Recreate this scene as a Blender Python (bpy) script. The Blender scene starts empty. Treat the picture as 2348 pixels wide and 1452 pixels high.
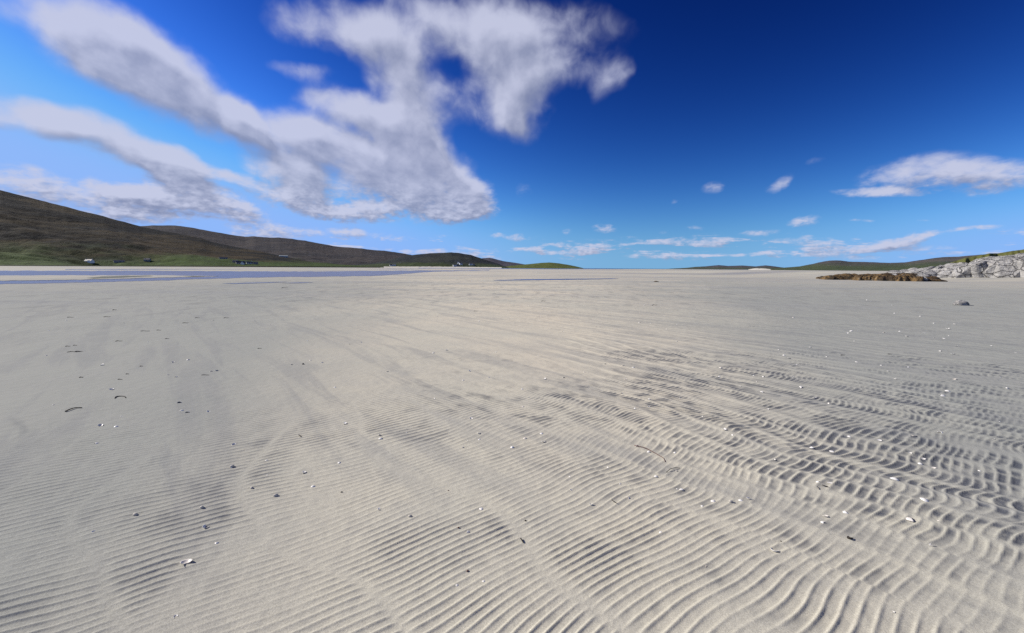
import bpy, bmesh, math, random
import numpy as np
from mathutils import Matrix, Vector

R = math.radians
random.seed(7)
S = bpy.context.scene
C = S.collection

# ------------------------------------------------------------------ camera
CAM_H = 1.45
F_PX = 1024.0                       # focal length in photograph pixels
CX, CY = 1174.0, 726.0
PITCH = math.atan(111.7 / F_PX)
ROLL = R(0.352)
fwd = Vector((0, math.cos(PITCH), -math.sin(PITCH)))
r0 = Vector((1, 0, 0)); u0 = r0.cross(fwd)
rgt = r0 * math.cos(ROLL) + u0 * math.sin(ROLL)
upv = rgt.cross(fwd)
cam_d = bpy.data.cameras.new('camera')
cam = bpy.data.objects.new('camera', cam_d); C.objects.link(cam)
cam_d.sensor_fit = 'HORIZONTAL'; cam_d.sensor_width = 36.0
cam_d.lens = 36.0 * F_PX / 2348.0
cam_d.clip_start = 0.05; cam_d.clip_end = 120000
cam.matrix_world = Matrix(((rgt.x, upv.x, -fwd.x, 0), (rgt.y, upv.y, -fwd.y, 0),
                           (rgt.z, upv.z, -fwd.z, CAM_H), (0, 0, 0, 1)))
S.camera = cam

# ------------------------------------------------------------------ sun, sky, exposure
SUN_EL = 31.0
SUN_TO = Vector((-0.970, 0.242, 0)).normalized()
sun_dir = Vector((SUN_TO.x * math.cos(R(SUN_EL)), SUN_TO.y * math.cos(R(SUN_EL)), math.sin(R(SUN_EL))))
sd = bpy.data.lights.new('sun', 'SUN'); sd.energy = 4.2; sd.angle = R(0.53); sd.color = (1.0, 0.94, 0.85)
sun = bpy.data.objects.new('sun', sd); C.objects.link(sun)
sun.rotation_euler = (-sun_dir).to_track_quat('-Z', 'Y').to_euler()
S.view_settings.view_transform = 'Standard'; S.view_settings.look = 'None'
S.view_settings.exposure = 0.45; S.view_settings.gamma = 1.0
S.view_settings.use_curve_mapping = False
S.cycles.max_bounces = 5; S.cycles.diffuse_bounces = 2; S.cycles.glossy_bounces = 2
S.cycles.use_denoising = False
S.cycles.use_adaptive_sampling = True; S.cycles.adaptive_threshold = 0.008


def pdir(px, py):
    x = (px - CX) / F_PX; y = -(py - CY) / F_PX
    return (fwd + rgt * x + upv * y).normalized()


def azel(px, py):
    d = pdir(px, py)
    return math.degrees(math.atan2(d.x, d.y)), math.degrees(math.asin(d.z))


def ground(px, py, z=0.0, dmax=1400.0):
    d = pdir(px, py)
    t = (z - CAM_H) / d.z if d.z < -1e-5 else 1e9
    h = math.hypot(d.x, d.y)
    if t * h > dmax: t = dmax / h
    return Vector((d.x * t, d.y * t, z))


# blobs of cloud: photo pixel of the middle, half length, half width, tilt (clockwise), weight
CLOUDS = [
 (385, 205, 255, 78, 24, 1.0), (545, 268, 62, 36, 42, .8), (250, 95, 250, 90, 20, 1.0), (590, 300, 60, 18, 40, .45),
 (285, 338, 205, 52, 22, 1.0), (400, 385, 80, 40, 25, .8), (30, 262, 170, 45, 15, .8),
 (430, 452, 150, 36, 3, 1.0), (545, 485, 80, 28, 8, .95), (250, 462, 160, 34, 4, .9), (330, 500, 130, 18, 2, .8),
 (40, 420, 140, 40, 8, .8), (640, 532, 120, 20, 2, .75), (800, 532, 40, 14, 0, .8),
 (870, 385, 250, 100, 20, 1.0), (960, 330, 120, 62, 34, 1.0), (1010, 440, 120, 56, 14, 1.0), (1060, 482, 66, 26, 2, 1.0),
 (660, 400, 100, 50, 30, .95), (690, 462, 80, 30, 12, 1.0), (825, 486, 100, 24, 0, .95), (800, 245, 110, 36, 18, .75),
 (480, 378, 70, 20, 22, .7), (560, 415, 60, 18, 30, .55), (740, 320, 120, 40, 22, .8),
 (935, 185, 150, 76, 38, .95), (1165, 205, 125, 92, 66, 1.0), (1175, 275, 50, 34, 70, .8), (1300, 165, 110, 46, -8, .55), (1400, 185, 70, 30, -62, .40),
 (1120, 60, 300, 80, 4, .9), (700, 160, 90, 24, 12, .5), (760, 60, 160, 60, 12, .7),
 (1637, 432, 34, 17, -18, .72), (1548, 465, 20, 10, -22, .5), (1782, 417, 56, 19, -28, .72), (1885, 362, 38, 16, -16, .65),
 (2090, 392, 140, 42, -8, .78), (2010, 438, 110, 11, 0, .7), (2250, 400, 110, 44, -4, .75),
 (1848, 508, 46, 15, -10, .85), (1745, 537, 56, 9, -6, .7), (1385, 524, 36, 13, 0, .85), (1305, 532, 16, 9, 0, .6),
 (1137, 540, 26, 8, 0, .7), (1192, 545, 36, 11, 0, .75), (1203, 436, 22, 24, 0, .45), (1522, 532, 18, 6, 0, .5),
 (1590, 525, 40, 7, 0, .5), (1975, 502, 40, 6, -3, .55), (2130, 500, 24, 5, 0, .45), (2030, 560, 52, 12, -8, .95), (2105, 545, 46, 17, -16, 1.2), (2180, 530, 50, 9, -8, .8),
 (2260, 522, 50, 8, -4, .7), (2080, 570, 120, 10, 0, .6),
]


def nodes_of(tree):
    N, L = tree.nodes, tree.links
    def n(t, **kw):
        x = N.new(t)
        for k, v in kw.items(): setattr(x, k, v)
        return x
    def put(sock, v):
        if isinstance(v, bpy.types.NodeSocket): L.new(v, sock)
        else: sock.default_value = v
    def math_(op, a, b=None, c=None, clamp=False):
        x = n('ShaderNodeMath', operation=op, use_clamp=clamp)
        put(x.inputs[0], a)
        if b is not None: put(x.inputs[1], b)
        if c is not None: put(x.inputs[2], c)
        return x.outputs[0]
    def vmath(op, a, b=None):
        x = n('ShaderNodeVectorMath', operation=op)
        put(x.inputs[0], a)
        if b is not None:
            if op == 'SCALE': put(x.inputs['Scale'], b)
            else: put(x.inputs[1], b)
        return x.outputs['Value'] if op in ('LENGTH', 'DOT_PRODUCT') else x.outputs['Vector']
    def noise(vec, scale, detail=4, rough=.55, dist=0, dim='3D', out='Fac'):
        x = n('ShaderNodeTexNoise', noise_dimensions=dim)
        if vec is not None: L.new(vec, x.inputs['Vector'])
        x.inputs['Scale'].default_value = scale; x.inputs['Detail'].default_value = detail
        x.inputs['Roughness'].default_value = rough; x.inputs['Distortion'].default_value = dist
        return x.outputs[out]
    def mrange(v, a, b, c=0, d=1, smooth=True):
        x = n('ShaderNodeMapRange', interpolation_type='SMOOTHSTEP' if smooth else 'LINEAR')
        put(x.inputs[0], v)
        for i, k in enumerate((a, b, c, d)): x.inputs[i + 1].default_value = k
        return x.outputs[0]
    def mix(f, a, b):
        x = n('ShaderNodeMix', data_type='RGBA')
        put(x.inputs[0], f)
        for k, v in ((6, a), (7, b)):
            if isinstance(v, bpy.types.NodeSocket): L.new(v, x.inputs[k])
            else: x.inputs[k].default_value = (*v, 1) if len(v) == 3 else v
        return x.outputs[2]
    def mixf(f, a, b):
        x = n('ShaderNodeMix', data_type='FLOAT')
        put(x.inputs[0], f); put(x.inputs[2], a); put(x.inputs[3], b)
        return x.outputs[0]
    def comb(x_, y_, z_):
        x = n('ShaderNodeCombineXYZ')
        put(x.inputs[0], x_); put(x.inputs[1], y_); put(x.inputs[2], z_)
        return x.outputs[0]
    def sep(v):
        x = n('ShaderNodeSeparateXYZ'); L.new(v, x.inputs[0]); return x.outputs
    class T: pass
    t = T(); t.N, t.L = N, L
    for k, f in dict(n=n, put=put, math=math_, vmath=vmath, noise=noise, mrange=mrange, mix=mix, mixf=mixf, comb=comb, sep=sep).items(): setattr(t, k, f)
    return t


def cloud_group():
    g = bpy.data.node_groups.new('cloud_density', 'ShaderNodeTree')
    g.interface.new_socket('P', in_out='INPUT', socket_type='NodeSocketVector')
    g.interface.new_socket('D', in_out='OUTPUT', socket_type='NodeSocketFloat')
    t = nodes_of(g)
    gi = t.n('NodeGroupInput'); go = t.n('NodeGroupOutput')
    P = gi.outputs['P']
    s = t.sep(P)
    u = t.math('RADIANS', s[0]); v = t.math('RADIANS', s[1])
    # point where the view ray meets the cloud layer: keeps the clouds' texture in perspective
    iz = t.math('DIVIDE', t.math('COSINE', v), t.math('ADD', t.math('SINE', v), 0.16))
    q = t.comb(t.math('MULTIPLY', t.math('SINE', u), iz), t.math('MULTIPLY', t.math('COSINE', u), iz), 0.0)
    nz = t.noise(t.vmath('MULTIPLY', q, (1.25, .55, 1)), 3.0, 5.5, .50, .35)
    nbig = t.noise(q, 1.15, 2, .5, .0, out='Color')
    nv = t.noise(P, 0.36, 5, .52, .3)
    # ragged outline: shift the blobs by a noise vector
    w = t.vmath('MULTIPLY', t.vmath('SUBTRACT', t.noise(P, .16, 3, .5, out='Color'), (.5, .5, .5)), (5.0, 2.6, 0))
    fall = t.mrange(s[1], 0, 9, .12, 1.0)
    Pw = t.vmath('ADD', t.comb(s[0], s[1], 1.0), t.vmath('SCALE', w, fall))
    acc = None
    for (px, py, a, b, ang, wt) in CLOUDS:
        c = azel(px, py)
        if px > 1100 and a < 60: wt *= .72
        ca, sa = math.cos(R(ang)), math.sin(R(ang))
        e1 = azel(px + a * ca * .5, py + a * sa * .5); e0 = azel(px - a * ca * .5, py - a * sa * .5)
        f1 = azel(px - b * sa * .5, py + b * ca * .5); f0 = azel(px + b * sa * .5, py - b * ca * .5)
        ax = (e1[0] - e0[0], e1[1] - e0[1]); bx = (f1[0] - f0[0], f1[1] - f0[1])
        th = math.atan2(ax[1], ax[0]); la, lb = math.hypot(*ax), math.hypot(*bx)
        m1 = (math.cos(th) / la, math.sin(th) / la); m2 = (-math.sin(th) / lb, math.cos(th) / lb)
        A = t.vmath('DOT_PRODUCT', Pw, (m1[0], m1[1], -(m1[0] * c[0] + m1[1] * c[1])))
        B = t.vmath('DOT_PRODUCT', Pw, (m2[0], m2[1], -(m2[0] * c[0] + m2[1] * c[1])))
        r2 = t.math('MULTIPLY_ADD', A, A, t.math('MULTIPLY', B, B))
        k = t.math('MAXIMUM', t.math('MULTIPLY_ADD', r2, -1 / 2.3, 1.0), 0.0)
        k2 = t.math('MULTIPLY', k, k)
        acc = t.math('MULTIPLY', k2, wt) if acc is None else t.math('MULTIPLY_ADD', k2, wt, acc)
    acc = t.math('MINIMUM', acc, 1.05)
    # low streets of small cumulus all round the horizon
    str_n = t.noise(t.comb(t.math('MULTIPLY', s[0], .10), t.math('MULTIPLY', s[1], .75), 3.7), 1.0, 6, .62, .3)
    band = t.math('MULTIPLY', t.mrange(s[1], 0.5, 1.6), t.mrange(s[1], 5.0, 2.6))
    streak = t.math('MULTIPLY', t.mrange(str_n, .42, .60, 0, .72), band)
    # the same broken cumulus over the rest of the sky
    away = t.math('MAXIMUM', t.mrange(t.math('ABSOLUTE', s[0]), 52, 66), t.mrange(s[1], 36, 46))
    gen = t.math('MULTIPLY', t.mrange(t.sep(nbig)[0], .48, .66), t.math('MULTIPLY', away, t.mrange(s[1], 4, 12)))
    base = t.math('MAXIMUM', t.math('MAXIMUM', acc, streak), gen)
    tex = t.math('ADD', t.math('MULTIPLY', t.math('SUBTRACT', nz, .5), .85), t.math('MULTIPLY', t.math('SUBTRACT', nv, .5), .70))
    nf = t.noise(t.vmath('MULTIPLY', P, (1, 2.0, 1)), .95, 5, .58, .3)
    tex = t.math('ADD', tex, t.math('MULTIPLY', t.math('MULTIPLY', t.math('SUBTRACT', nf, .5), 1.3), t.mrange(s[1], 13, 5)))
    d = t.math('ADD', base, t.math('MULTIPLY', tex, t.mrange(base, .02, .5)))
    t.L.new(d, go.inputs['D'])
    return g


def build_world():
    w = bpy.data.worlds.new('World'); S.world = w; w.use_nodes = True
    w.node_tree.nodes.clear()
    t = nodes_of(w.node_tree)
    tc = t.n('ShaderNodeTexCoord').outputs['Generated']
    sky = t.n('ShaderNodeTexSky', sky_type='NISHITA', sun_disc=False)
    sky.sun_elevation = R(SUN_EL); sky.sun_rotation = math.atan2(SUN_TO.x, SUN_TO.y) % (2 * math.pi)
    sky.altitude = 0; sky.air_density = 1.0; sky.dust_density = 0.15; sky.ozone_density = 2.5
    s = t.sep(tc)
    u = t.math('DEGREES', t.math('ARCTAN2', s[0], s[1])); v = t.math('DEGREES', t.math('ARCSINE', s[2]))
    P = t.comb(u, v, 0)
    grp = cloud_group()
    def D(vec):
        g = t.n('ShaderNodeGroup'); g.node_tree = grp; t.L.new(vec, g.inputs[0]); return g.outputs[0]
    sc = t.mrange(v, 1, 14, .22, 1.0)
    d0 = D(P); d1 = D(t.vmath('ADD', P, t.vmath('SCALE', t.comb(-1.1, 1.9, 0), sc)))
    alpha = t.mrange(d0, .18, .95, 0, .94)
    lit = t.mrange(t.math('SUBTRACT', d0, d1), -.55, .50, 0, 1)
    thick = t.mrange(d1, .6, 1.5, 1, .74)
    bright = t.math('ADD', t.math('MULTIPLY', t.math('ADD', t.math('MULTIPLY', lit, .62), .40), thick), t.math('MULTIPLY', t.math('SUBTRACT', 1.0, alpha), .12))
    ccol = t.mix(bright, (.085, .125, .27), (.57, .60, .77))
    # clear northern air: the lowest haze layer is left out and the blue deepens faster with height
    vec = t.vmath('NORMALIZE', t.comb(s[0], s[1], t.math('SQRT', t.math('MULTIPLY_ADD', s[2], s[2], .11 ** 2))))
    t.L.new(vec, sky.inputs[0])
    rgb = t.n('ShaderNodeSeparateColor'); t.L.new(sky.outputs[0], rgb.inputs[0])
    ch = [t.math('MULTIPLY', t.math('POWER', t.math('SMOOTH_MIN', rgb.outputs[i], m, .8), e), k) for i, (e, k, m) in enumerate(((3.9, .0022, 3.45), (3.2, .0034, 4.7), (2.6, .0079, 6.3)))]
    cc = t.n('ShaderNodeCombineColor')
    for i in range(3): t.L.new(ch[i], cc.inputs[i])
    col = t.vmath('SCALE', t.mix(alpha, cc.outputs[0], ccol), 10.0 / 2 ** S.view_settings.exposure)
    bg = t.n('ShaderNodeBackground'); t.L.new(col, bg.inputs[0]); bg.inputs[1].default_value = 0.1
    out = t.n('ShaderNodeOutputWorld'); t.L.new(bg.outputs[0], out.inputs[0])
    w.cycles.sampling_method = 'MANUAL'; w.cycles.sample_map_resolution = 512


build_world()

# ------------------------------------------------------------------ helpers
def hash2(ix, iy, seed):
    n = (ix.astype(np.int64) * 374761393 + iy.astype(np.int64) * 668265263 + seed * 974634777) & 0xFFFFFFFF
    n = ((n ^ (n >> 13)) * 1274126177) & 0xFFFFFFFF
    n = n ^ (n >> 16)
    return n


def gnoise(x, y, seed=0):
    """gradient noise, about -1..1"""
    x = np.asarray(x, float); y = np.asarray(y, float)
    ix = np.floor(x); iy = np.floor(y); fx = x - ix; fy = y - iy
    ix = ix.astype(np.int64); iy = iy.astype(np.int64)
    u = fx * fx * fx * (fx * (fx * 6 - 15) + 10); v = fy * fy * fy * (fy * (fy * 6 - 15) + 10)
    def g(dx, dy):
        a = hash2(ix + dx, iy + dy, seed) * (2 * np.pi / 4294967296.0)
        return np.cos(a) * (fx - dx) + np.sin(a) * (fy - dy)
    a = g(0, 0); b = g(1, 0); c = g(0, 1); d = g(1, 1)
    return 1.45 * ((a + u * (b - a)) * (1 - v) + (c + u * (d - c)) * v)


def fbm(x, y, oct=4, seed=0, gain=.5, lac=2.03):
    s = 0; a = 1.0; n = 0
    for i in range(oct):
        s = s + a * gnoise(x, y, seed + i * 17); n += a
        x = x * lac + 13.7; y = y * lac - 7.1; a *= gain
    return s / n


def sstep(a, b, x):
    t = np.clip((x - a) / (b - a), 0, 1); return t * t * (3 - 2 * t)


def mesh_obj(name, verts, faces, mat=None, parent=None, smooth=True):
    me = bpy.data.meshes.new(name)
    me.from_pydata([tuple(v) for v in verts], [], [tuple(f) for f in faces])
    me.validate()
    if smooth: me.polygons.foreach_set('use_smooth', [True] * len(me.polygons))
    o = bpy.data.objects.new(name, me); C.objects.link(o)
    if mat: me.materials.append(mat)
    if parent: o.parent = parent
    return o


def grid_obj(name, V, mat, attrs=None, smooth=True, flip=False):
    """V: rows x cols x 3"""
    nr, nc = V.shape[:2]
    me = bpy.data.meshes.new(name)
    me.vertices.add(nr * nc); me.vertices.foreach_set('co', V.reshape(-1).astype(np.float32))
    i = np.arange((nr - 1) * nc).reshape(nr - 1, nc)[:, :-1].reshape(-1)
    q = np.stack([i, i + 1, i + nc + 1, i + nc], 1)
    if flip: q = q[:, ::-1]
    q = q.reshape(-1).astype(np.int32); nf = len(q) // 4
    me.loops.add(nf * 4); me.loops.foreach_set('vertex_index', q)
    me.polygons.add(nf); me.polygons.foreach_set('loop_start', np.arange(nf, dtype=np.int32) * 4)
    me.polygons.foreach_set('use_smooth', np.full(nf, smooth))
    me.update(calc_edges=True)
    for k, a in (attrs or {}).items():
        at = me.attributes.new(k, 'FLOAT', 'POINT'); at.data.foreach_set('value', np.ascontiguousarray(a.reshape(-1), dtype=np.float32))
    me.materials.append(mat)
    o = bpy.data.objects.new(name, me); C.objects.link(o)
    return o


def empty(name, loc, rz=0):
    o = bpy.data.objects.new(name, None); o.location = loc; o.rotation_euler = (0, 0, rz); C.objects.link(o)
    o.empty_display_size = .1
    return o


def tag(o, label, cat, group=None):
    o['label'] = label; o['category'] = cat
    if group: o['group'] = group
    return o


def kind(o, k): o['kind'] = k; return o


def new_mat(name):
    m = bpy.data.materials.new(name); m.use_nodes = True
    m.node_tree.nodes.clear()
    t = nodes_of(m.node_tree)
    b = t.n('ShaderNodeBsdfPrincipled'); o = t.n('ShaderNodeOutputMaterial'); t.L.new(b.outputs[0], o.inputs[0])
    t.b = b; t.m = m
    t.obj = t.n('ShaderNodeTexCoord').outputs['Object']
    t.pos = t.n('ShaderNodeNewGeometry').outputs['Position']
    def attr(nm):
        a = t.n('ShaderNodeAttribute'); a.attribute_name = nm; return a.outputs['Fac']
    t.attr = attr
    def bump(h, strength, dist, normal=None):
        x = t.n('ShaderNodeBump'); x.inputs['Strength'].default_value = strength; x.inputs['Distance'].default_value = dist
        t.L.new(h, x.inputs['Height'])
        if normal is not None: t.L.new(normal, x.inputs['Normal'])
        return x.outputs[0]
    t.bump = bump
    def setb(**kw):
        for k, v in kw.items():
            s = b.inputs[k.replace('_', ' ')]
            if isinstance(v, bpy.types.NodeSocket): t.L.new(v, s)
            else: s.default_value = (*v, 1) if isinstance(v, tuple) and len(v) == 3 else v
    t.set = setb
    return t


def simple_mat(name, col, var=.25, scale=8, rough=.8, spec=.3):
    t = new_mat(name)
    nz = t.noise(t.obj, scale, 4)
    c2 = tuple(c * (1 - var) for c in col); c1 = tuple(min(1, c * (1 + var * .6)) for c in col)
    t.set(Base_Color=t.mix(nz, c2, c1), Roughness=rough, Specular_IOR_Level=spec)
    t.L.new(t.bump(t.noise(t.obj, scale * 4, 3), .3, .01), t.b.inputs['Normal'])
    return t.m


# ------------------------------------------------------------------ sand
def bank(x, y):
    """the beach climbs gently towards the rocks on the right"""
    d1 = sstep(56, 82, x) * sstep(25, 70, y) * sstep(260, 150, y)
    return 1.0 * d1


def sand_height(x, y, want=False):
    x = np.asarray(x, float); y = np.asarray(y, float)
    r = np.hypot(x, y)
    wx = x + .30 * gnoise(x * .33, y * .33, 3) + .07 * gnoise(x * 1.3, y * 1.3, 5)
    wy = y + .30 * gnoise(x * .33 + 9, y * .33, 4) + .07 * gnoise(x * 1.3, y * 1.3 + 4, 6)
    # current runs along (0.62,-0.78): lanes follow it, crests lie across it
    tt = .62 * wx - .785 * wy; ll = .785 * wx + .62 * wy
    right = sstep(-.6, 2.2, ll - 1.9 + .25 * gnoise(x * .5, y * .5, 8))
    # lanes
    W = .33
    q = ll / W + .75 * gnoise(tt * .5, ll * .8, 11)
    qi = np.floor(q); qf = q - qi
    rnd = hash2(qi.astype(np.int64), np.zeros_like(qi, dtype=np.int64) + 5, 3) / 4294967296.0
    rnd2 = hash2(qi.astype(np.int64), np.zeros_like(qi, dtype=np.int64) + 9, 8) / 4294967296.0
    inner = sstep(.0, .26 + .1 * rnd2, qf) * sstep(1.0, .80, qf)
    q2 = ll / .78 + .55 * gnoise(tt * .42, ll * .6, 13)
    q2i = np.floor(q2); q2f = q2 - q2i
    rn3 = hash2(q2i.astype(np.int64), np.zeros_like(q2i, dtype=np.int64) + 2, 12) / 4294967296.0
    inner2 = sstep(0, .10, q2f) * sstep(1, .93, q2f)
    lane2 = 1 - (1 - right) * (1 - inner2) * .8
    lane = lane2 * (1 - (.25 + .75 * right) * (1 - inner) * (.70 + .30 * rnd2))
    # ripple phase with dislocations
    lam = .082 + .012 * gnoise(x * .4, y * .4, 21)
    lam0 = .056
    cr = 1.0 + 1.15 * gnoise(tt * 2.6, ll * 2.5, 31); ci = 1.15 * gnoise(tt * 2.6 + 5, ll * 2.5, 32)
    psi = np.arctan2(ci, cr); mag = np.clip(np.hypot(cr, ci) * 1.3, 0, 1)
    wig = (1 - right) * (.9 * rn3 + .5 * (q2f - .5) * (rn3 - .5)) + right * (.42 * np.sin(np.pi * q) * (.7 + 1.1 * gnoise(tt * .8, ll * .8, 44)) + .28 * gnoise(x * 3.1, y * 3.1, 45) + 1.0 * rnd + .9 * (qf - .5) * (rnd2 - .35)) \
        + .55 * gnoise(x * 1.0, y * 1.0, 41) + (1.0 + .6 * right) * gnoise(x * .62, y * .62, 42) + .10 * right * gnoise(x * 7, y * 7, 43)
    phi = 2 * np.pi * (tt / lam0 + wig) + psi
    # strength over the flat
    patch = .5 + .5 * fbm(tt * .55, ll * 1.25, 3, 51)
    near = sstep(7.6, 2.6, r + .9 * gnoise(x * .4, y * .4, 55) + 2.2 * sstep(-.8, -3.2, x)) * .85 + .24 * sstep(14, 5, r)
    rr = sstep(.6, 3.4, x + .10 * y + .8 * gnoise(x * .2, y * .2, 57)) * sstep(30, 8, r)
    amp = np.clip(np.maximum(near, rr * 1.05), 0, 1) * (.40 + .80 * sstep(.36, .60, patch))
    amp = amp * lane * mag * np.clip(.85 + .55 * gnoise(tt * 3.5, ll * 2.6, 59), .25, 1.25)
    ps = phi + .88 * np.sin(phi + .5)           # steeper face down-current
    cosb = .5 + .5 * np.cos(ps)
    prof = cosb ** 1.5
    A = .0072 * (1 + .25 * right)
    rough_s = .0016 * gnoise(x * 9, y * 9, 61) + .0010 * gnoise(x * 22, y * 22, 62)
    und = .008 * right * (inner * -1.0 + .4) * sstep(.3, 1.6, x) * sstep(30, 10, r) + .03 * gnoise(x * .16, y * .16, 66) * sstep(45, 10, r) + .006 * gnoise(x * .8, y * .8, 67) * sstep(45, 10, r)
    if not want:
        return A * amp * prof + (rough_s) * sstep(25, 5, r) + und + bank(x, y)
    # dark grains in streaks, and darker blots along one flank of the ripples
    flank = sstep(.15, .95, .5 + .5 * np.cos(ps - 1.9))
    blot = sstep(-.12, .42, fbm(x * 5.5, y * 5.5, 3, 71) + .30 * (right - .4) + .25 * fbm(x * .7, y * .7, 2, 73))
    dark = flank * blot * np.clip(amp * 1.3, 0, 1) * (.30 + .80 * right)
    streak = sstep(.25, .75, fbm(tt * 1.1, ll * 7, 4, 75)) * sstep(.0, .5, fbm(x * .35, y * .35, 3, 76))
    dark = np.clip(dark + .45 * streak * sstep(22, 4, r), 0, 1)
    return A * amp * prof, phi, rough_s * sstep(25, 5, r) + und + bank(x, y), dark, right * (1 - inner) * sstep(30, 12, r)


def sand_material():
    t = new_mat('sand')
    p = t.pos
    s = t.sep(p)
    dist = t.vmath('LENGTH', t.vmath('MULTIPLY', p, (1, 1, 0)))
    big = t.noise(t.vmath('MULTIPLY', p, (.16, .11, 0)), 1, 4, .55)
    mid = t.noise(t.vmath('MULTIPLY', p, (1.1, 1.6, 0)), 1, 5, .6)
    col = t.mix(t.mrange(big, .36, .64), (.545, .515, .42), (.64, .575, .45))
    # damper, greyer sand off the drier middle, with vignette darkening put into its colour
    dn = t.noise(t.vmath('MULTIPLY', p, (.16, .10, 0)), 1, 5, .6)
    off = t.math('DIVIDE', t.math('ABSOLUTE', t.math('SUBTRACT', s[0], .35)), t.math('MULTIPLY_ADD', t.math('ABSOLUTE', s[1]), .2, 1.0))
    damp_vignette = t.mrange(t.math('ADD', off, t.math('MULTIPLY', t.math('SUBTRACT', dn, .5), 3.2)), .35, 2.3)
    damp_vignette = t.math('MULTIPLY', damp_vignette, t.mrange(dist, 25, 90, 1, .45))
    col = t.mix(t.math('MULTIPLY', damp_vignette, .92), col, (.325, .335, .305))
    # streaks of darker grains drawn out along the run of the ebb
    tl = t.comb(t.math('MULTIPLY', t.vmath('DOT_PRODUCT', p, (.62, -.785, 0)), .26), t.math('MULTIPLY', t.vmath('DOT_PRODUCT', p, (.785, .62, 0)), 2.4), 0)
    sn = t.noise(tl, 1, 5, .62, .6)
    sw = t.math('MULTIPLY', t.mrange(dist, 1.5, 4), t.mrange(dist, 60, 15))
    col = t.mix(t.math('MULTIPLY', t.mrange(sn, .48, .64, 0, .34), sw), col, (.235, .240, .245))
    col = t.mix(t.mrange(mid, .3, .75, 0, .26), col, (.38, .375, .345))
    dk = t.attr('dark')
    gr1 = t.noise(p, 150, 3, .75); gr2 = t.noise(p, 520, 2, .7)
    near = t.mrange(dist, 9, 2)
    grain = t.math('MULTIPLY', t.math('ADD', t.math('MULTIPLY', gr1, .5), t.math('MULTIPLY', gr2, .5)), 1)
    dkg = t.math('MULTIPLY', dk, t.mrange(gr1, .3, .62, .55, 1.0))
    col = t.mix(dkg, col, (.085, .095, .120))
    fac = t.mixf(near, 1.0, t.mrange(grain, .32, .68, .60, 1.36, False))
    col = t.mix(1.0, col, col)
    mul = t.n('ShaderNodeMix', data_type='RGBA', blend_type='MULTIPLY'); mul.inputs[0].default_value = 1
    t.L.new(col, mul.inputs[6]); t.L.new(t.comb(fac, fac, fac), mul.inputs[7])
    col = mul.outputs[2]
    # worm casts and old ripples too small to model farther out
    far1 = t.noise(t.vmath('MULTIPLY', p, (1.6, .55, 0)), 1, 5, .65)
    fw = t.math('MULTIPLY', t.mrange(dist, 9, 26), t.mrange(dist, 120, 50))
    col = t.mix(t.math('MULTIPLY', t.mrange(far1, .50, .68, 0, .55), fw), col, (.20, .20, .195))
    bn = t.noise(t.vmath('MULTIPLY', p, (.035, .16, 0)), 1, 5, .6)
    bw = t.math('MULTIPLY', t.mrange(dist, 12, 30), t.mrange(dist, 220, 90))
    col = t.mix(t.math('MULTIPLY', t.mrange(bn, .47, .62, 0, .42), bw), col, (.29, .295, .30))
    # wet bands far out on the flat
    wn = t.noise(t.vmath('MULTIPLY', p, (.006, .022, 0)), 1, 4, .55)
    wet = t.math('MULTIPLY', t.mrange(wn, .46, .60), t.mrange(dist, 40, 130))
    col = t.mix(t.math('MULTIPLY', wet, .62), col, (.235, .235, .255))
    rough = t.mixf(wet, .95, .6)
    h = t.math('ADD', t.math('MULTIPLY', gr1, .0016), t.math('MULTIPLY', gr2, .0008))
    h2 = t.math('ADD', h, t.math('MULTIPLY', t.noise(p, 45, 4, .6), .0028))
    b1 = t.n('ShaderNodeBump'); b1.inputs['Distance'].default_value = 1.0
    t.L.new(h2, b1.inputs['Height']); t.put(b1.inputs['Strength'], t.mrange(dist, 12, 3, 0, .55))
    hf = t.math('MULTIPLY', t.noise(t.vmath('MULTIPLY', p, (3.2, 2.6, 0)), 1, 2, .6), .05)
    b2 = t.n('ShaderNodeBump'); b2.inputs['Distance'].default_value = 1.0
    t.L.new(hf, b2.inputs['Height']); t.put(b2.inputs['Strength'], t.math('MULTIPLY', t.mrange(dist, 5, 16), t.mrange(dist, 90, 25, .0, .35)))
    t.L.new(b1.outputs[0], b2.inputs['Normal'])
    t.L.new(b2.outputs[0], t.b.inputs['Normal'])
    t.set(Base_Color=col, Roughness=rough, Specular_IOR_Level=t.mixf(wet, .03, .25))
    return t.m


M_SAND = sand_material()


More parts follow.
